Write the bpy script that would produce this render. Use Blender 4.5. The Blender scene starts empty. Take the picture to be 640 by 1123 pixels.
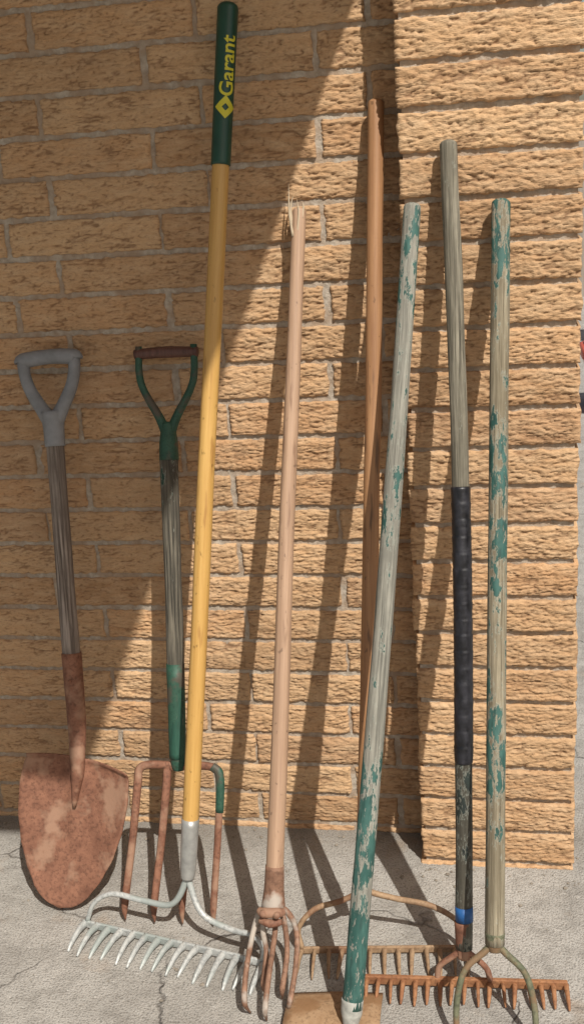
import bpy, bmesh, math, random
from mathutils import Vector, Matrix, noise
random.seed(7)
scn = bpy.context.scene
scn.view_settings.view_transform = 'Standard'
scn.view_settings.look = 'None'
scn.view_settings.exposure = 0

# ------------------------------------------------------------ node helpers
class NT:
    def __init__(s, name):
        s.m = bpy.data.materials.new(name); s.m.use_nodes = True
        s.t = s.m.node_tree; s.b = s.t.nodes['Principled BSDF']
        s.co = s.t.nodes.new('ShaderNodeTexCoord')
    def n(s, typ, **kw):
        nd = s.t.nodes.new(typ)
        for k, v in kw.items(): setattr(nd, k, v)
        return nd
    def l(s, a, b): s.t.links.new(a, b)
    def noise(s, scale, vec=None, detail=3, rough=.6, out=0):
        nd = s.n('ShaderNodeTexNoise'); nd.inputs['Detail'].default_value = detail
        nd.inputs['Roughness'].default_value = rough
        mp = s.n('ShaderNodeMapping')
        if not hasattr(scale, '__len__'): scale = (scale,)*3
        mp.inputs['Scale'].default_value = scale
        nd.inputs['Scale'].default_value = 1
        s.l(vec or s.co.outputs['Object'], mp.inputs['Vector']); s.l(mp.outputs[0], nd.inputs['Vector'])
        return nd.outputs[out]
    def ramp(s, fac, stops, interp='LINEAR'):
        r = s.n('ShaderNodeValToRGB'); r.color_ramp.interpolation = interp
        e = r.color_ramp.elements
        while len(e) < len(stops): e.new(.5)
        for el, (p, c) in zip(e, stops):
            el.position = p
            if not hasattr(c, '__len__'): c = (c, c, c)
            el.color = (*c, 1)
        s.l(fac, r.inputs[0]); return r.outputs[0]
    def mix(s, fac, a, b, mode='MIX'):
        m = s.n('ShaderNodeMix', data_type='RGBA', blend_type=mode)
        for sock, v in ((m.inputs[0], fac), (m.inputs[6], a), (m.inputs[7], b)):
            if isinstance(v, bpy.types.NodeSocket): s.l(v, sock)
            elif hasattr(v, '__len__'): sock.default_value = (*v, 1)
            else: sock.default_value = v
        return m.outputs[2]
    def math(s, op, a, b=0, clamp=False):
        m = s.n('ShaderNodeMath', operation=op, use_clamp=clamp)
        for sock, v in ((m.inputs[0], a), (m.inputs[1], b)):
            if isinstance(v, bpy.types.NodeSocket): s.l(v, sock)
            else: sock.default_value = v
        return m.outputs[0]
    def bump(s, h, strength=.4, dist=.002):
        b = s.n('ShaderNodeBump'); b.inputs['Strength'].default_value = strength
        b.inputs['Distance'].default_value = dist
        s.l(h, b.inputs['Height']); s.l(b.outputs[0], s.b.inputs['Normal'])
    def col(s, c):
        if isinstance(c, bpy.types.NodeSocket): s.l(c, s.b.inputs['Base Color'])
        else: s.b.inputs['Base Color'].default_value = (*c, 1)
    def rough(s, r):
        if isinstance(r, bpy.types.NodeSocket): s.l(r, s.b.inputs['Roughness'])
        else: s.b.inputs['Roughness'].default_value = r

def m_brick():
    k = NT('brick_face')
    at = k.n('ShaderNodeAttribute', attribute_name='brick_rand')
    re = k.n('ShaderNodeAttribute', attribute_name='relief')
    base = k.ramp(at.outputs['Fac'], [(0, (.40, .238, .122)), (.25, (.48, .300, .160)), (.5, (.52, .335, .182)), (.75, (.49, .290, .148)), (.9, (.45, .262, .135)), (1, (.42, .262, .145))])
    n1 = k.noise((16, 16, 60), detail=3)
    c = k.mix(k.ramp(n1, [(.4, 0), (.7, .6)]), base, (.57, .405, .25))
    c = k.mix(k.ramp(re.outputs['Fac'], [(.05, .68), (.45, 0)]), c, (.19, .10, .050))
    n2 = k.noise((130, 130, 420), detail=2, rough=.7)
    c = k.mix(k.ramp(n2, [(.30, .45), (.48, 0)]), c, (.24, .135, .07))
    n4 = k.noise((2.6, 2.6, 3.4), detail=3)
    c = k.mix(k.ramp(n4, [(.36, .30), (.55, 0)]), c, (.25, .15, .08))
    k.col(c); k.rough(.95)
    k.bump(n2, .7, .003)
    return k.m
def m_mortar():
    k = NT('mortar')
    n = k.noise(90, detail=3)
    c = k.ramp(n, [(.3, (.28, .235, .185)), (.7, (.46, .405, .335))])
    c = k.mix(k.ramp(k.noise(22, detail=2), [(.40, .6), (.6, 0)]), c, (.30, .20, .125))
    k.col(c); k.rough(.95); k.bump(n, .7, .005); return k.m
def m_concrete():
    k = NT('worn_concrete')
    big = k.noise(3.1, detail=4)
    c = k.ramp(big, [(.32, (.275, .258, .232)), (.50, (.370, .352, .320)), (.72, (.44, .42, .385))])
    med = k.noise(19, detail=4, rough=.7)
    c = k.mix(k.ramp(med, [(.36, .55), (.53, 0)]), c, (.22, .205, .182))
    fine = k.noise(240, detail=2)
    c = k.mix(k.ramp(fine, [(.36, .65), (.5, 0)]), c, (.14, .13, .115))
    c = k.mix(k.ramp(k.noise(75, detail=2), [(.62, 0), (.72, .5)]), c, (.52, .50, .46))
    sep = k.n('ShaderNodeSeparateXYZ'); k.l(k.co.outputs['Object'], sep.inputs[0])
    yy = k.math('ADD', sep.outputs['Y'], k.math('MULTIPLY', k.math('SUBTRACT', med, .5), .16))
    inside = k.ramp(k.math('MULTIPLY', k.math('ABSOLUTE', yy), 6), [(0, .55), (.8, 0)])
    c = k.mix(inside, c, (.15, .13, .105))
    rs = k.noise((7, 7, 7), detail=4)
    c = k.mix(k.ramp(rs, [(.60, 0), (.72, .35)]), c, (.30, .20, .12))
    dn = k.n('ShaderNodeTexNoise'); dn.inputs['Scale'].default_value = 9; dn.inputs['Detail'].default_value = 4
    k.l(k.co.outputs['Object'], dn.inputs['Vector'])
    vm = k.n('ShaderNodeVectorMath', operation='SCALE'); vm.inputs['Scale'].default_value = .12
    k.l(dn.outputs['Color'], vm.inputs[0])
    va = k.n('ShaderNodeVectorMath', operation='ADD'); k.l(k.co.outputs['Object'], va.inputs[0]); k.l(vm.outputs[0], va.inputs[1])
    vo = k.n('ShaderNodeTexVoronoi', feature='DISTANCE_TO_EDGE'); vo.inputs['Scale'].default_value = 1.35
    k.l(va.outputs[0], vo.inputs['Vector'])
    cr = k.math('MULTIPLY', k.ramp(vo.outputs['Distance'], [(.001, 1), (.005, 0)]), k.ramp(big, [(.42, 1), (.54, 0)]))
    c = k.mix(cr, c, (.10, .09, .08))
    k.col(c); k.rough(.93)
    h = k.math('ADD', fine, k.math('MULTIPLY', med, 1.4)); h = k.math('SUBTRACT', h, k.math('MULTIPLY', cr, 1.2))
    k.bump(h, .8, .005); return k.m
def m_wood(name, dark, light, rough=.6, bump=.3, streak=None):
    k = NT(name)
    g = k.noise((170, 170, 5), detail=4, rough=.65)
    c = k.ramp(g, [(.3, dark), (.68, light)])
    b = k.noise((14, 14, 4), detail=3)
    c = k.mix(k.ramp(b, [(.35, .45), (.6, 0)]), c, dark)
    if streak:
        s_ = k.noise((60, 60, 7), detail=3)
        c = k.mix(k.ramp(s_, [(.60, 0), (.68, .8)]), c, streak)
    sp = k.noise((90, 90, 60), detail=2)
    c = k.mix(k.ramp(sp, [(.66, 0), (.72, .6)]), c, tuple(x*.35 for x in dark))
    k.col(c); k.rough(rough); k.bump(g, bump, .0015); return k.m
def m_painted_wood(name, L, bias, dark, light, paint=(.020, .076, .064), paint2=(.050, .130, .112), grime=None):
    k = NT(name)
    g = k.noise((210, 210, 6), detail=4, rough=.7)
    wood = k.ramp(g, [(.32, tuple(x*.5 for x in dark)), (.42, dark), (.54, tuple((a+b)/2 for a, b in zip(dark, light))), (.70, light)])
    b = k.noise((24, 24, 8), detail=4)
    wood = k.mix(k.ramp(b, [(.38, .7), (.6, 0)]), wood, dark)
    sep = k.n('ShaderNodeSeparateXYZ'); k.l(k.co.outputs['Object'], sep.inputs[0])
    zf = k.math('DIVIDE', sep.outputs['Z'], L)
    if grime: wood = k.mix(k.ramp(zf, grime), wood, tuple(x*.4 for x in dark))
    bi = k.ramp(zf, bias)
    pn = k.noise((52, 52, 18), detail=6, rough=.72)
    v = k.math('ADD', pn, bi)
    f = k.ramp(v, [(.975, 0), (1.0, 1)])
    pc = k.mix(k.ramp(k.noise((40, 40, 15)), [(.4, 0), (.65, 1)]), paint, paint2)
    pc = k.mix(k.ramp(k.noise((150, 150, 25), detail=3), [(.36, .6), (.5, 0)]), pc, tuple(x*.5 for x in paint))
    edge = k.ramp(v, [(.93, 0), (.970, .45), (1.0, 0)])
    wood = k.mix(edge, wood, (.34, .36, .31))
    c = k.mix(f, wood, pc)
    k.col(c); k.rough(k.ramp(f, [(0, .9), (1, .65)]))
    h = k.math('ADD', k.math('MULTIPLY', f, .8), k.math('MULTIPLY', g, k.math('SUBTRACT', 1.5, f)))
    k.bump(h, .8, .002); return k.m
def m_rust(name, a, b, c3=None, metal=.25, rough=.75, sc=30):
    k = NT(name)
    n = k.noise(sc, detail=5, rough=.7)
    c = k.ramp(n, [(.33, a), (.65, b)])
    n2 = k.noise(sc*5, detail=2)
    c = k.mix(k.ramp(n2, [(.35, .5), (.5, 0)]), c, tuple(x*.5 for x in a))
    if c3:
        c = k.mix(k.ramp(k.noise(sc*.35, detail=4), [(.52, 0), (.6, .85)]), c, c3)
    k.col(c); k.rough(rough); k.b.inputs['Metallic'].default_value = metal
    k.bump(n2, .4, .001); return k.m
def m_plain(name, col, rough=.5, metal=0, var=.25, sc=40):
    k = NT(name)
    n = k.noise(sc, detail=4)
    c = k.ramp(n, [(.3, tuple(x*(1-var) for x in col)), (.7, col)])
    k.col(c); k.rough(rough); k.b.inputs['Metallic'].default_value = metal
    k.bump(n, .15, .001); return k.m

# ------------------------------------------------------------ mesh helpers
def obj_from(name, verts, faces, mat, parent=None, smooth=True):
    me = bpy.data.meshes.new(name); me.from_pydata([tuple(v) for v in verts], [], faces); me.update()
    o = bpy.data.objects.new(name, me); scn.collection.objects.link(o)
    if mat: me.materials.append(mat)
    if smooth: me.polygons.foreach_set('use_smooth', [True]*len(me.polygons))
    if parent: o.parent = parent
    return o
def catmull(pts, k=6):
    pts = [Vector(p) for p in pts]
    if len(pts) < 3: return pts
    P = [pts[0]*2-pts[1]] + pts + [pts[-1]*2-pts[-2]]
    out = []
    for i in range(1, len(P)-2):
        a, b, c, d = P[i-1:i+3]
        for j in range(k):
            t = j/k
            out.append(.5*((2*b)+(c-a)*t+(2*a-5*b+4*c-d)*t*t+(3*b-a-3*c+d)*t**3))
    out.append(P[-2]); return out
def tube_data(pts, radii, segs=14, flat=1.0, ref=None, wob=0, seed=0):
    pts = [Vector(p) for p in pts]; n = len(pts)
    if not hasattr(radii, '__len__'): radii = [radii]*n
    if len(radii) != n:
        m = len(radii); o_ = []
        for i in range(n):
            q = i/(n-1)*(m-1); a = min(int(q), m-2); f = q-a
            o_.append(radii[a]*(1-f)+radii[a+1]*f)
        radii = o_
    V = []; F = []
    ref = Vector(ref) if ref else Vector((0, 1, .01))
    prev = None
    for i in range(n):
        t = (pts[min(i+1, n-1)]-pts[max(i-1, 0)]).normalized()
        if prev is None:
            u = t.cross(ref)
            if u.length < 1e-4: u = t.cross(Vector((1, 0, 0)))
            u.normalize()
        else:
            u = (prev - t*prev.dot(t)).normalized()
        prev = u; w = t.cross(u)
        for j in range(segs):
            a = 2*math.pi*j/segs
            r = radii[i]
            if wob: r *= 1+wob*noise.noise(Vector((math.cos(a)*1.1+seed, math.sin(a)*1.1, pts[i].z*7)))
            V.append(pts[i]+u*math.cos(a)*r+w*math.sin(a)*r*flat)
    for i in range(n-1):
        for j in range(segs):
            F.append((i*segs+j, i*segs+(j+1) % segs, (i+1)*segs+(j+1) % segs, (i+1)*segs+j))
    F.append(tuple(range(segs-1, -1, -1))); F.append(tuple((n-1)*segs+j for j in range(segs)))
    return V, F
def merge(parts):
    V = []; F = []
    for v, f in parts:
        o = len(V); V += list(v); F += [tuple(i+o for i in q) for q in f]
    return V, F
def box_data(c, s, rot=None):
    c = Vector(c); V = []
    for x in (-.5, .5):
        for y in (-.5, .5):
            for z in (-.5, .5):
                p = Vector((x*s[0], y*s[1], z*s[2]))
                if rot: p = rot @ p
                V.append(c+p)
    F = [(0, 1, 3, 2), (4, 6, 7, 5), (0, 4, 5, 1), (2, 3, 7, 6), (0, 2, 6, 4), (1, 5, 7, 3)]
    return V, F
def bevel(o, w=.003, s=2):
    m = o.modifiers.new('bev', 'BEVEL'); m.width = w; m.segments = s; m.limit_method = 'ANGLE'

class Tool:
    def __init__(s, name, foot, top):
        s.foot = Vector(foot); s.top = Vector(top); z = (s.top-s.foot); s.L = z.length; z.normalize()
        x = Vector((1, 0, 0)); x = (x-z*x.dot(z)).normalized(); y = z.cross(x)
        s.M = Matrix((x, y, z)).transposed().to_4x4(); s.M.translation = s.foot
        s.inv = s.M.inverted()
        e = bpy.data.objects.new(name, None); e.empty_display_size = .1; scn.collection.objects.link(e)
        e.matrix_world = s.M; s.root = e
    def w(s, p): return s.inv @ Vector(p)
    def shaft(s, name, z0, z1, r0, r1, mat, segs=20, n=60, wob=.05, round0=False, round1=True, bow=(0, 0), seed=0):
        pts = []; rr = []
        for i in range(n+1):
            t = i/n; z = z0+(z1-z0)*t; tt = z/s.L
            b = math.sin(math.pi*min(max(tt, 0), 1))
            wx = .0022*noise.noise(Vector((seed+.3, z*2.3, 0)))*b; wy = .0018*noise.noise(Vector((seed+7.3, z*2.3, 0)))*b
            pts.append(Vector((bow[0]*b+wx, bow[1]*b+wy, z))); rr.append(r0+(r1-r0)*t)
        def cap(end):
            r = rr[-1] if end else rr[0]; p = pts[-1] if end else pts[0]; d = 1 if end else -1
            for k in range(1, 6):
                a = k/5*math.pi/2*.93
                q = p+Vector((0, 0, d*r*.55*math.sin(a))); v = r*(math.cos(a)*.8+.2) if k < 5 else r*.12
                if end: pts.append(q); rr.append(v)
                else: pts.insert(0, q); rr.insert(0, v)
        if round1: cap(True)
        if round0: cap(False)
        V, F = tube_data(pts, rr, segs, wob=wob, seed=seed)
        return obj_from(name, V, F, mat, s.root)
    def tube(s, name, wpts, r, mat, segs=10, smooth_k=6, flat=1.0, world=True):
        p = [s.w(q) for q in wpts] if world else [Vector(q) for q in wpts]
        p = catmull(p, smooth_k)
        V, F = tube_data(p, r, segs, flat=flat)
        return obj_from(name, V, F, mat, s.root)

def rake_head(T, A, B, tdir, tlen, n, mat, bar_h=.014, bar_t=.006, tw=.0042, curl=.012):
    A = Vector(A); B = Vector(B); d = (B-A).normalized(); tdir = Vector(tdir).normalized(); up = d.cross(tdir)
    if up.z < 0: up = -up
    R = Matrix((d, tdir, up)).transposed()
    v, f = box_data((A+B)/2, ((B-A).length, bar_t, bar_h), R)
    o = obj_from('bar', [T.w(x) for x in v], f, mat, T.root, smooth=False); bevel(o, .0018)
    tt = []
    for i in range(n):
        p = A+(B-A)*((i+.15)/(n-.7))
        j = random.uniform(-.0022, .0022); h = random.uniform(-.002, .002); ln = tlen*random.uniform(.93, 1.04)
        q = [p, p+tdir*ln*.35+up*(.003+h)+d*j, p+tdir*ln*.75-up*(curl*.15-h)+d*j*2, p+tdir*ln-up*(curl*.7-h)+d*j*3]
        tt.append(tube_data([T.w(x) for x in catmull(q, 4)], [tw*1.5, tw*1.1, tw*.9, tw*.45], 6, flat=.8))
    V, F = merge(tt); obj_from('tines', V, F, mat, T.root)

# ------------------------------------------------------------ bricks
L, H, MJ = .316, .075, .0105
def crease(x, z, sd):
    zz = z+.0040*noise.noise(Vector((x*26, z*20, sd+4)))
    r = noise.noise(Vector((x*28+sd*3.1, zz*160, sd)))
    r2 = noise.noise(Vector((x*64, zz*135+sd, sd*1.7)))
    v = max(0, 1-abs(r)*4.2); v2 = max(0, 1-abs(r2)*5)
    med = noise.noise(Vector((x*18, z*48, sd*.37)))
    fine = noise.noise(Vector((x*180, z*330, sd)))
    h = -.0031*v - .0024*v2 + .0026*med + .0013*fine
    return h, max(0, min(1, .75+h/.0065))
def brick(x0, x1, z0, z1, yf, depth, hi, sd):
    nx = max(3, int((x1-x0)/.0032)) if hi else 6
    nz = int((z1-z0)/.0022) if hi else 3
    V = []; F = []; Q = []
    w = x1-x0; h = z1-z0
    for j in range(nz+1):
        for i in range(nx+1):
            u = i/nx; v = j/nz; x = x0+w*u; z = z0+h*v
            e = min(min(u, 1-u)*w, min(v, 1-v)*h)
            y, q = crease(x, z, sd) if hi else (.001, .6)
            y = -y
            k = max(0, 1-e/.006)
            y += .0035*k*k
            if e < 1e-6 and hi:
                jx = .0018*noise.noise(Vector((x*55, z*55, sd+9)))
                x += jx if 0 < u < 1 else 2.2*jx; z += .0032*noise.noise(Vector((x*70+5, z*20, sd)))
            V.append((x, yf+y, z)); Q.append(q)
    W = nx+1
    for j in range(nz):
        for i in range(nx):
            a = j*W+i; F.append((a, a+1, a+W+1, a+W))
    ring = [i for i in range(W)] + [j*W+nx for j in range(1, nz+1)] + [nz*W+i for i in range(nx-1, -1, -1)] + [j*W for j in range(nz-1, 0, -1)]
    b0 = len(V)
    for r in ring: V.append((V[r][0], yf+depth, V[r][2])); Q.append(.5)
    m = len(ring)
    for i in range(m):
        a, b = ring[i], ring[(i+1) % m]; F.append((a, b0+i, b0+(i+1) % m, b))
    F.append(tuple(b0+i for i in range(m-1, -1, -1)))
    return V, F, Q
def brick_mesh(name, specs, mat):
    V = []; F = []; R = []; Q = []
    for sp in specs:
        sd = random.uniform(0, 90); v, f, q = brick(*sp, sd)
        o = len(V); V += v; F += [tuple(i+o for i in g) for g in f]; r = random.random(); R += [r]*len(v); Q += q
    ob = obj_from(name, V, F, mat)
    at = ob.data.attributes.new('brick_rand', 'FLOAT', 'POINT'); at.data.foreach_set('value', R)
    at = ob.data.attributes.new('relief', 'FLOAT', 'POINT'); at.data.foreach_set('value', Q)
    return ob
MB = m_brick(); MM = m_mortar()
Z0 = .0143
XR = .553
specs = []
for k in range(-1, 36):
    off = -.435 if k % 2 == 0 else -.219
    z = Z0+k*H
    for c in range(-9, 5):
        xa = off+c*L+MJ/2+random.uniform(-.003, .003); xb = off+(c+1)*L-MJ/2+random.uniform(-.003, .003)
        if xa > XR-.03 or xb < -2.7: continue
        xb = min(xb, XR)
        hi = xb > -.85 and xa < .32 and z < 2.0
        dz = random.uniform(-.0008, .0008)
        specs.append((xa, xb, z+MJ/2+dz, z+H-MJ/2+dz, random.uniform(-.001, .0015), .09, hi))
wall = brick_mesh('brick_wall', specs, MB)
V, F = box_data((-1.075, .0575, 1.33), (3.25, .100, 2.74))
obj_from('mortar_backing', V, F, MM, wall, smooth=False)
V, F = box_data((-1.075, .168, 1.33), (3.25, .12, 2.74))
obj_from('inner_leaf', V, F, MM, wall, smooth=False)
specs = []
PL, PR, PY = .250, .562, -.108
for k in range(-1, 36):
    z = Z0+k*H-.004
    j = random.uniform(-.002, .002)
    specs.append((PL+j, PR+j, z+MJ/2, z+H-MJ/2, PY+random.uniform(-.001, .001), .10, z < 2.0))
pil = brick_mesh('brick_pillar', specs, MB)
V, F = box_data(((PL+PR)/2, PY+.053, 1.33), (PR-PL-.016, .086, 2.74))
obj_from('mortar_core', V, F, MM, pil, smooth=False)

# ------------------------------------------------------------ ground
MC = m_concrete()
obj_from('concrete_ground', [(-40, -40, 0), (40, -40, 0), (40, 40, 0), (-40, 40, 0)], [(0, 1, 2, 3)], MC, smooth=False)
parts = []
for i in range(560):
    if random.random() < .65: x = random.uniform(-1.3, .9); y = -abs(random.gauss(0, .03))-.012
    else: x = random.uniform(-1.3, 1.0); y = random.uniform(-.9, -.03)
    if PL-.01 < x < PR+.01 and y > -.125: y -= .11
    r = random.choice([.0012, .0015, .002, .002, .003, .0042])*random.uniform(.7, 1.2)
    bm = bmesh.new(); bmesh.ops.create_icosphere(bm, subdivisions=1, radius=r)
    vs = [Vector((v.co.x*random.uniform(.7, 1.4)+x, v.co.y*random.uniform(.7, 1.3)+y, v.co.z*.6+r*.4)) for v in bm.verts]
    parts.append((vs, [tuple(v.index for v in f.verts) for f in bm.faces])); bm.free()
V, F = merge(parts); obj_from('gravel_debris', V, F, m_plain('grit', (.30, .26, .21), .9, var=.5, sc=60), smooth=False)

# ------------------------------------------------------------ added roof (unseen, placed and shaped to shade the left wall)
ZE, XE, OUT = 2.5, .53, 1.80
MW = m_plain('painted_timber', (.60, .56, .48), .6)
V, F = box_data(((XE-2.9)/2, -OUT/2-.005, ZE+.05), (XE+2.9, OUT-.01, .10))
shade_roof = obj_from('added_shade_roof', V, F, MW, smooth=False)
V, F = box_data(((XE-2.9)/2, -OUT-.013, ZE+.07), (XE+2.9, .024, .19)); obj_from('shade_roof_fascia', V, F, MW, shade_roof, smooth=False)
V, F = box_data((-2.6, -OUT+.08, ZE/2), (.1, .1, ZE-.004)); obj_from('shade_roof_post', V, F, MW, shade_roof, smooth=False)

# ------------------------------------------------------------ metals and woods
RUST_BR = m_rust('rust_brown', (.14, .058, .034), (.27, .125, .075), (.32, .19, .125), metal=.12)
RUST_OR = m_rust('rust_orange', (.22, .09, .04), (.36, .175, .08), metal=.1)
RUST_TAN = m_rust('rust_tan', (.24, .145, .08), (.38, .26, .155), (.20, .10, .055), metal=.1)
GREEN_CH = m_rust('chipped_green_steel', (.018, .062, .040), (.028, .090, .058), (.08, .06, .045), metal=.1, rough=.6, sc=50)
GALV = m_rust('galvanised_steel', (.38, .395, .385), (.54, .55, .53), (.32, .36, .34), metal=.2, rough=.5)

# ------------------------------------------------------------ 1 shovel
T = Tool('digging_shovel', (-.413, -.322, .004), (-.469, -.03, 1.10))
GREY_W = m_painted_wood('weathered_grey_wood', T.L, [(0, 0), (1, 0)], (.12, .095, .078), (.40, .345, .30))
T.shaft('shaft', .50, .965, .0185, .0175, GREY_W, seed=3, round1=False, wob=.10)
def prof(t, tab):
    for (a, b), (c, d) in zip(tab, tab[1:]):
        if t <= c:
            q = (t-a)/(c-a); q = q*q*(3-2*q)*.3+q*.7
            return b+(d-b)*q
    return tab[-1][1]
tab = [(0, .002), (.02, .026), (.06, .045), (.12, .060), (.25, .082), (.42, .101), (.6, .112), (.8, .116), (.93, .112), (1, .106)]
V = []; F = []; NS, NW = 44, 30; BL = .310
ca, sa = math.cos(math.radians(12.5)), math.sin(math.radians(12.5))
for i in range(NS+1):
    t = i/NS; s_ = BL*t; w = prof(t, tab)
    for j in range(NW+1):
        u = j/NW*2-1; x = w*u
        dish = -.030*(x/.116)**2*(.5+.5*t) - .020*(1-t)**2
        frog = -.013*math.exp(-(x/.017)**2)*min(1, max(0, (t-.35)/.5))
        roll = -.012*max(0, (t-.955)/.045)**2*min(1, abs(x)/.03)
        dent = .0015*noise.noise(Vector((x*18, s_*18, 2)))
        z = s_+.006*(1-u*u)*(t > .9)*(t-.9)*10
        zz = z-.30
        V.append((x*ca+zz*sa, dish+frog+roll+dent+.006, .30-x*sa+zz*ca+.004))
for i in range(NS):
    for j in range(NW):
        a = i*(NW+1)+j; F.append((a, a+1, a+NW+2, a+NW+1))
bl = obj_from('blade', V, F, RUST_BR, T.root); m = bl.modifiers.new('t', 'SOLIDIFY'); m.thickness = .0025
T.tube('socket', [(-.016, -.010, .22), (-.002, -.013, .29), (0, -.008, .34), (0, 0, .40), (0, 0, .535)], [.004, .014, .0165, .019, .0205], RUST_BR, 16, world=False)
T.tube('rivet', [(0, -.024, .48), (0, -.017, .48)], [.003, .005], RUST_BR, 8, world=False)
GP = m_plain('grey_plastic', (.25, .26, .275), .6, var=.35, sc=25)
T.tube('grip_socket', [(0, 0, .955), (0, 0, .99), (0, 0, 1.025)], [.0205, .021, .024], GP, 18, world=False)
for sg in (-1, 1):
    T.tube('grip_side', [(0.004*sg, 0, 1.005), (.022*sg, 0, 1.032), (.044*sg, 0, 1.072), (.053*sg, 0, 1.105), (.054*sg, 0, 1.133)], [.018, .014, .0125, .012, .013], GP, 12, world=False)
T.tube('grip_bar', [(-.060, 0, 1.126), (-.054, 0, 1.131), (0, 0, 1.135), (.054, 0, 1.131), (.060, 0, 1.126)], [.010, .0160, .0150, .0160, .010], GP, 14, world=False)

# ------------------------------------------------------------ 2 digging fork
T = Tool('digging_fork', (-.2156, -.334, .004), (-.2229, -.03, 1.106))
FW = m_painted_wood('fork_handle_wood', T.L, [(0, .62), (.44, .60), (.455, .30), (.55, .26), (.7, .33), (.82, .40), (1, .4)], (.045, .040, .030), (.21, .185, .14), (.010, .055, .036), (.018, .080, .052))
T.shaft('shaft', .33, .95, .0165, .0185, FW, seed=8, round1=False, wob=.12)
T.tube('ferrule', [(0, 0, .305), (0, 0, .34), (0, 0, .52)], [.011, .0165, .0185], GREEN_CH, 16, world=False)
fk = []
for x0, x1 in ((-.084, -.113), (-.024, -.052), (.031, .006), (.086, .070)):
    top = .312
    sg = 1 if x0 > 0 else -1
    if abs(x0) > .05:
        p = [(0, 0, top), (sg*.03, 0, top+.003), (sg*.066, -.001, top+.002), (x0-sg*.003, -.003, top-.008), (x0, -.006, top-.035), ((x0*.55+x1*.45), -.012, .16), (x1, -.022, .04), (x1, -.022, .004)]
        r = [.0085, .0085, .0085, .0085, .0085, .0078, .0078, .0015]
    else:
        p = [(x0*.5, 0, top), (x0*.92, -.001, top-.004), (x0, -.006, top-.035), ((x0*.55+x1*.45), -.012, .16), (x1, -.022, .04), (x1, -.022, .002)]
        r = [.0085, .0085, .0085, .0078, .0078, .0015]
    fk.append(tube_data(catmull(p, 7), r, 8, flat=.72))
V, F = merge(fk); obj_from('tines', V, F, RUST_BR, T.root)
T.tube('painted_shoulder', [(.070, -.002, .3145), (.083, -.003, .304), (.0862, -.006, .277), (.084, -.008, .225)], [.0093, .0098, .0094, .0086], GREEN_CH, 10, flat=.8, world=False)
T.tube('grip_socket', [(0, 0, .925), (0, 0, .96), (0, 0, 1.0)], [.0195, .0185, .013], GREEN_CH, 16, world=False)
for sg in (-1, 1):
    T.tube('grip_arm', [(.003*sg, 0, .975), (.018*sg, 0, 1.01), (.046*sg, 0, 1.06), (.056*sg, 0, 1.095), (.056*sg, 0, 1.150)], [.011, .009, .0075, .0075, .007], GREEN_CH, 10, world=False)
T.tube('grip_bar', [(-.064, 0, 1.135), (0, 0, 1.137), (.064, 0, 1.135)], [.010, .0115, .010], m_wood('red_brown_wood', (.06, .022, .016), (.13, .06, .045), .5), 14, world=False)

# ------------------------------------------------------------ 3 yellow bow rake
F3 = Vector((-.178, -.384, .147)); T3 = Vector((-.0455, -.03, 1.7105))
T = Tool('bow_rake', F3, T3)
YW = m_wood('varnished_yellow_wood', (.44, .245, .065), (.58, .36, .115), .42, .15, streak=(.34, .175, .05))
T.shaft('shaft', .09, T.L*.84, .0160, .0155, YW, round1=False, wob=.02, seed=2)
GG = m_plain('dark_green_plastic', (.008, .055, .033), .38, var=.25)
T.shaft('grip_sleeve', T.L*.828, T.L-.006, .0178, .0188, GG, wob=0, seed=2)
T.tube('ferrule', [(0, 0, -.005), (0, 0, .02), (0, 0, .115)], [.0125, .0155, .0172], m_plain('zinc_ferrule', (.42, .42, .40), .4, .4, var=.4), 18, world=False)
cu = bpy.data.curves.new('lettering', 'FONT'); cu.body = 'Garant'; cu.size = .037; cu.offset = .0006
tmp = bpy.data.objects.new('tmp', cu); scn.collection.objects.link(tmp); bpy.context.view_layer.update()
me = bpy.data.meshes.new_from_object(tmp.evaluated_get(bpy.context.evaluated_depsgraph_get()))
bpy.data.objects.remove(tmp)
bm = bmesh.new(); bm.from_mesh(me); bmesh.ops.triangulate(bm, faces=bm.faces)
for _ in range(2): bmesh.ops.subdivide_edges(bm, edges=[e for e in bm.edges if e.calc_length() > .003], cuts=1)
bmesh.ops.triangulate(bm, faces=bm.faces)
RR = .0193
zb = T.L*.900
for v in bm.verts:
    a = (v.co.y-.0215)/RR; z = zb+v.co.x*1.0
    v.co = Vector((-math.sin(a)*RR, -math.cos(a)*RR, z))
m2 = bpy.data.meshes.new('lettering'); bm.to_mesh(m2); bm.free()
lt = bpy.data.objects.new('lettering', m2); scn.collection.objects.link(lt); lt.parent = T.root
YL = m_plain('yellow_print', (.55, .50, .03), .5, var=.1); m2.materials.append(YL)
V = []; F = []
for i in range(7):
    for j in range(7):
        p = (i/6-.5); q = (j/6-.5); a = (p+q)*.020/RR-.45; z = zb-.018+(p-q)*.020
        V.append((-math.sin(a)*RR, -math.cos(a)*RR, z))
for i in range(6):
    for j in range(6):
        if i in (2, 3) and j in (2, 3): continue
        a = i*7+j; F.append((a, a+1, a+8, a+7))
obj_from('diamond_mark', V, F, YL, T.root)
A = Vector((-.4133, -.370, .012)); B = Vector((-.0219, -.4514, .012))
rake_head(T, A, B, (-.2, -.98, -.02), .078, 15, GALV, bar_h=.016, tw=.0060)
nk = F3+Vector((-.002, 0, .0))
T.tube('bow_arm', [nk+Vector((0, 0, .03)), nk+Vector((-.004, -.002, -.012)), (-.215, -.39, .085), (-.28, -.375, .078), (-.345, -.365, .082), (-.385, -.366, .058), (-.403, -.370, .018)], [.007, .0065, .006, .006, .0055, .005, .005], GALV, 10)
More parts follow.
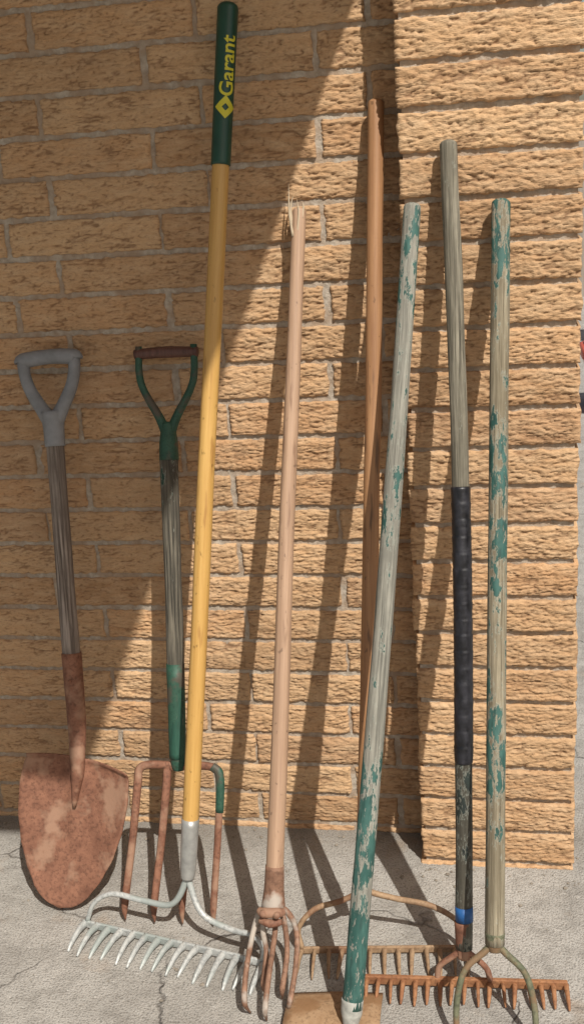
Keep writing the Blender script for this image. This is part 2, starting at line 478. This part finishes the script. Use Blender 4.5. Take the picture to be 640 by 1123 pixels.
T.tube('bow_arm', [nk+Vector((0, 0, .03)), nk+Vector((.004, -.002, -.012)), (-.150, -.405, .078), (-.09, -.425, .063), (-.045, -.44, .065), (-.025, -.45, .045), (-.028, -.451, .016)], [.007, .0065, .006, .006, .0055, .005, .005], GALV, 10)

# ------------------------------------------------------------ 4 hand cultivator
T = Tool('garden_cultivator', (.004, -.453, .16), (.0576, -.02, 1.356))
TW = m_wood('pale_ash_wood', (.29, .18, .115), (.44, .29, .19), .65, .25, streak=(.22, .13, .08))
T.shaft('shaft', .0, T.L-.006, .0165, .0128, TW, wob=.05, seed=5)
TB = m_rust('aged_steel', (.15, .075, .045), (.30, .17, .11), (.42, .38, .33), metal=.2)
T.tube('socket', [(0, 0, .06), (0, 0, .02), (0, 0, -.012), (0, 0, -.03)], [.0178, .0185, .022, .012], TB, 16, world=False)
SW = m_plain('split_wood', (.45, .36, .25), .8)
sp = []
for a, b, c, r in (((-.008, -.010, -.055), (-.016, -.013, -.01), (-.020, -.010, .045), .0032), ((-.010, -.006, -.04), (-.015, -.006, .0), (-.012, -.004, .022), .003), ((.000, -.011, -.05), (.002, -.0145, -.012), (-.003, -.013, .014), .0028), ((.007, -.008, -.02), (.009, -.008, .0), (.007, -.006, .010), .003)):
    sp.append(tube_data(catmull([Vector(q)+Vector((0, 0, T.L)) for q in (a, b, c)], 5), [r, r*.7, .0003], 5, flat=.5))
V, F = merge(sp); obj_from('splinters', V, F, SW, T.root)
pr = []
for i, (gx, gy, bx) in enumerate([(-.032, -.575, -.030), (-.008, -.530, -.016), (.006, -.590, .002), (.026, -.535, .018), (.044, -.565, .034)]):
    base = Vector((.004, -.458, .145))
    p = [base+Vector((0, 0, .01)), base+Vector((bx*.8, -.004, -.008)), base+Vector((bx*1.25, -.016, -.040)), Vector((gx*1.15, gy+.040, .070)), Vector((gx*1.05, gy-.004, .038)), Vector((gx*.85, gy+.006, .004))]
    pr.append(tube_data([T.w(q) for q in catmull(p, 7)], [.0060, .0058, .0052, .0050, .0055, .0015], 8, flat=.7))
V, F = merge(pr); obj_from('prongs', V, F, TB, T.root)
T.tube('collar', [(-.024, -.017, -.018), (-.012, -.022, -.02), (.012, -.022, -.018), (.024, -.017, -.016)], [.006, .0095, .0095, .006], RUST_BR, 10, world=False)
T.tube('clamp_plate', [(-.020, -.020, -.034), (0, -.025, -.037), (.020, -.020, -.034)], [.006, .008, .006], RUST_BR, 10, world=False)
for sg in (-1, 1): T.tube('bolt', [(sg*.013, -.024, -.019), (sg*.013, -.036, -.019)], [.007, .006], RUST_BR, 8, world=False)

# ------------------------------------------------------------ 5 brown bow rake
F5 = Vector((.158, -.366, .13))
T = Tool('bow_rake', F5, (.208, -.02, 1.536))
T.shaft('shaft', .05, T.L-.008, .0150, .0145, m_wood('orange_brown_wood', (.24, .115, .050), (.38, .205, .095), .6, .25, streak=(.09, .048, .025)), wob=.05, seed=12, bow=(.003, 0))
T.tube('ferrule', [(0, 0, -.01), (0, 0, .01), (0, 0, .09)], [.009, .0135, .0160], RUST_TAN, 14, world=False)
rake_head(T, (.035, -.409, .012), (.355, -.375, .012), (.05, -.99, -.02), .070, 13, RUST_TAN)
T.tube('bow_arm', [F5+Vector((0, 0, .02)), F5+Vector((-.008, -.002, -.008)), (.115, -.372, .100), (.065, -.385, .088), (.035, -.40, .055), (.04, -.408, .016)], [.006, .0058, .0055, .0055, .005, .005], RUST_TAN, 10)
T.tube('bow_arm', [F5+Vector((0, 0, .02)), F5+Vector((.008, -.002, -.006)), (.215, -.366, .108), (.285, -.37, .098), (.335, -.372, .065), (.345, -.376, .016)], [.006, .0058, .0055, .0055, .005, .005], RUST_TAN, 10)

# ------------------------------------------------------------ 6 flat hoe, front pole
T = Tool('garden_hoe', (.155, -.60, .012), (.2745, -.13, 1.358))
HW = m_painted_wood('hoe_handle_wood', T.L, [(0, .60), (.10, .56), (.16, .47), (.24, .50), (.32, .52), (.37, .39), (.52, .35), (.62, .42), (.74, .40), (.80, .36), (.90, .47), (1, .42)], (.16, .155, .13), (.37, .355, .30))
T.shaft('shaft', .04, T.L-.008, .0180, .0148, HW, wob=.06, seed=21, bow=(.004, 0))
T.tube('socket', [(0, -.002, -.002), (0, 0, .03), (0, 0, .055)], [.010, .0185, .0192], m_plain('chalky_paint', (.42, .42, .38), .8, var=.5, sc=70), 16, world=False)
V = []; F = []
for i in range(11):
    for j in range(11):
        u = i/10; v = j/10
        x = .035+(.2025-.035)*u+(.004*(v)); y = -.517+.016*u-v*.125; z = .006+.012*math.sin(math.pi*v*.9)+.003*math.sin(math.pi*u)
        V.append(T.w((x, y, z)))
for i in range(10):
    for j in range(10):
        a = i*11+j; F.append((a, a+11, a+12, a+1))
o = obj_from('blade', V, F, m_rust('dusty_rust_plate', (.28, .17, .09), (.38, .25, .145), (.24, .13, .06), metal=.05), T.root); m = o.modifiers.new('t', 'SOLIDIFY'); m.thickness = .003; m.offset = 0

# ------------------------------------------------------------ 7 taped rake
F7 = Vector((.346, -.46, .07))
T = Tool('garden_rake', F7, (.3373, -.125, 1.457))
W7 = m_painted_wood('taped_handle_wood', T.L, [(0, .40), (.2, .42), (.28, .42), (.3, .28), (.6, .28), (.8, .30), (1, .30)], (.10, .090, .066), (.34, .31, .24), (.012, .018, .016), (.022, .036, .030), grime=[(.0, .6), (.15, .85), (.28, .95), (.31, .0)])
T.shaft('shaft', .01, T.L-.008, .0150, .0150, W7, wob=.09, seed=31, bow=(.010, 0))
pts = []; rr = []
n = 200
for i in range(n+1):
    z = T.L*(.245+(.588-.245)*i/n)
    b = math.sin(math.pi*z/T.L)
    pts.append(Vector((.010*b+.0022*noise.noise(Vector((31.3, z*2.3, 0)))*b, .0018*noise.noise(Vector((38.3, z*2.3, 0)))*b, z))); rr.append(.0163+.0009*((i*.085+.3*noise.noise(Vector((z*9, 1, 0)))) % 1)+random.uniform(-.0002, .0002)+.0006*noise.noise(Vector((z*30, 0, 0))))
rr[0] = .0152; rr[-1] = .0152
V, F = tube_data(pts, rr, 20)
k = NT('black_tape'); nn = k.noise((60, 60, 35), detail=4); k.col(k.ramp(nn, [(.4, (.006, .006, .008)), (.75, (.025, .025, .033))])); k.rough(k.ramp(nn, [(.3, .3), (.7, .6)])); k.bump(nn, .5, .002)
obj_from('electrical_tape', V, F, k.m, T.root)
T.tube('blue_tape', [(.002, -.001, .062), (.002, -.001, .088)], [.0160, .0160], m_plain('blue_paint', (.02, .12, .36), .5, var=.5), 16, world=False)
T.tube('ferrule', [(0, 0, -.01), (0, 0, .0), (0, 0, .06)], [.009, .0135, .0158], RUST_BR, 14, world=False)
rake_head(T, (.168, -.478, .016), (.527, -.460, .016), (.04, -.99, -.05), .050, 17, RUST_OR, bar_h=.018, bar_t=.008)
T.tube('neck', [F7+Vector((0, 0, .01)), F7+Vector((-.022, -.004, -.006)), (.303, -.466, .045), (.298, -.470, .022)], .0055, RUST_BR, 10)
T.tube('neck', [F7+Vector((0, 0, .01)), F7+Vector((.022, -.004, -.006)), (.386, -.466, .045), (.392, -.468, .022)], .0055, RUST_BR, 10)

# ------------------------------------------------------------ 8 loop hoe
F8 = Vector((.4011, -.5403, .16))
T = Tool('stirrup_hoe', F8, (.4246, -.125, 1.355))
W8 = m_painted_wood('hoe_pole_wood', T.L, [(0, .34), (.10, .37), (.20, .45), (.32, .48), (.40, .41), (.50, .49), (.64, .49), (.72, .37), (.86, .39), (.92, .49), (1, .49)], (.145, .12, .078), (.36, .315, .225))
T.shaft('shaft', .0, T.L-.008, .0165, .0160, W8, wob=.06, seed=44)
OG = m_rust('olive_worn_steel', (.08, .09, .055), (.18, .18, .11), (.22, .13, .07), metal=.2)
T.tube('ferrule', [(0, 0, -.012), (0, 0, .0), (0, 0, .02)], [.010, .0150, .0172], OG, 14, world=False)
for sg in (-1, 1):
    T.tube('loop_arm', [F8+Vector((0, 0, .006)), F8+Vector((sg*.018, -.006, -.012)), (.401+sg*.050, -.560, .120), (.401+sg*.064, -.578, .07), (.402+sg*.066, -.60, .008)], [.0065, .006, .0055, .0055, .005], OG, 10)
T.tube('loop_blade', [(.334, -.602, .006), (.402, -.604, .006), (.470, -.602, .006)], .006, OG, 8, flat=.5)

# ------------------------------------------------------------ things round the corner to the right
MF = m_wood('fence_timber', (.20, .17, .14), (.36, .32, .27), .8)
parts = [box_data((x*.145-4, 9+random.uniform(-.004, .004), .9), (.138, .02, 1.8)) for x in range(0, 90)]
V, F = merge(parts); fe = obj_from('timber_fence', V, F, MF, smooth=False)
V, F = merge([box_data((2.4, 9.035, z), (13, .04, .09)) for z in (.4, 1.4)]); obj_from('rails', V, F, MF, fe, smooth=False)
def tub(name, c, s, h, colr, lidc):
    cx, cy = c; V = []; F = []
    lv = [(0, .82), (.02, .84), (h-.05, 1), (h-.05, 1.05), (h, 1.05), (h, .97), (h-.03, .95)]
    for z, k_ in lv:
        for i in range(24):
            a = i/24*2*math.pi; ca, sa = math.cos(a), math.sin(a); q = (abs(ca)**6+abs(sa)**6)**(-1/6)
            V.append((cx+ca*q*s*k_, cy+sa*q*s*.7*k_, z+.004))
    for r in range(len(lv)-1):
        for i in range(24): F.append((r*24+i, r*24+(i+1) % 24, (r+1)*24+(i+1) % 24, (r+1)*24+i))
    F.append(tuple(range(23, -1, -1)))
    o = obj_from(name, V, F, m_plain(name+'_plastic', colr, .45))
    n_ = (len(lv)-1)*24
    V2 = [V[n_+i] for i in range(24)]; V3 = [(v[0]*.98+cx*.02, v[1]*.98+cy*.02, h+.04) for v in V2]
    obj_from('lid', V2+V3, [(i, (i+1) % 24, 24+(i+1) % 24, 24+i) for i in range(24)]+[tuple(24+i for i in range(24))], m_plain(name+'_lid', lidc, .45), o)
tub('storage_tub', (1.20, 4.1), .30, .36, (.55, .09, .05), (.62, .62, .6))
tub('recycling_box', (1.72, 6.3), .42, .55, (.03, .16, .45), (.03, .16, .45))

# ------------------------------------------------------------ light, sky, camera
EL, AZ = math.radians(50), math.radians(32)
w = bpy.data.worlds.new('World'); scn.world = w; w.use_nodes = True
sky = w.node_tree.nodes.new('ShaderNodeTexSky'); sky.sky_type = 'NISHITA'; sky.sun_disc = False
sky.sun_elevation = EL; sky.sun_rotation = math.pi-AZ; sky.dust_density = 2.5
tint = w.node_tree.nodes.new('ShaderNodeMix'); tint.data_type = 'RGBA'; tint.blend_type = 'MULTIPLY'
tint.inputs[0].default_value = 1; tint.inputs[7].default_value = (1.0, .88, .74, 1)
bg = w.node_tree.nodes['Background']; bg.inputs['Strength'].default_value = .105
w.node_tree.links.new(sky.outputs[0], tint.inputs[6]); w.node_tree.links.new(tint.outputs[2], bg.inputs[0])
sd = bpy.data.lights.new('sun', 'SUN'); sd.energy = 5.0; sd.angle = math.radians(.5); sd.color = (1, .955, .88)
so = bpy.data.objects.new('sun', sd); scn.collection.objects.link(so)
tosun = Vector((math.sin(AZ)*math.cos(EL), -math.cos(AZ)*math.cos(EL), math.sin(EL)))
so.rotation_euler = (-tosun).to_track_quat('-Z', 'Y').to_euler(); so.location = (2, -4, 5)

cd = bpy.data.cameras.new('camera'); cam = bpy.data.objects.new('camera', cd); scn.collection.objects.link(cam)
cd.sensor_fit = 'VERTICAL'; cd.sensor_height = 24; cd.lens = 24*1200/1123; cd.clip_start = .02; cd.clip_end = 500
right = Vector((.98333, .16939, -.06605)); down = Vector((-.010136, -.311756, -.950106)); fwd = Vector((-.181538, .934937, -.304847))
M = Matrix((right, -down, -fwd)).transposed().to_4x4(); M.translation = Vector((.4078, -2.1, 1.441))
cam.matrix_world = M
scn.camera = cam
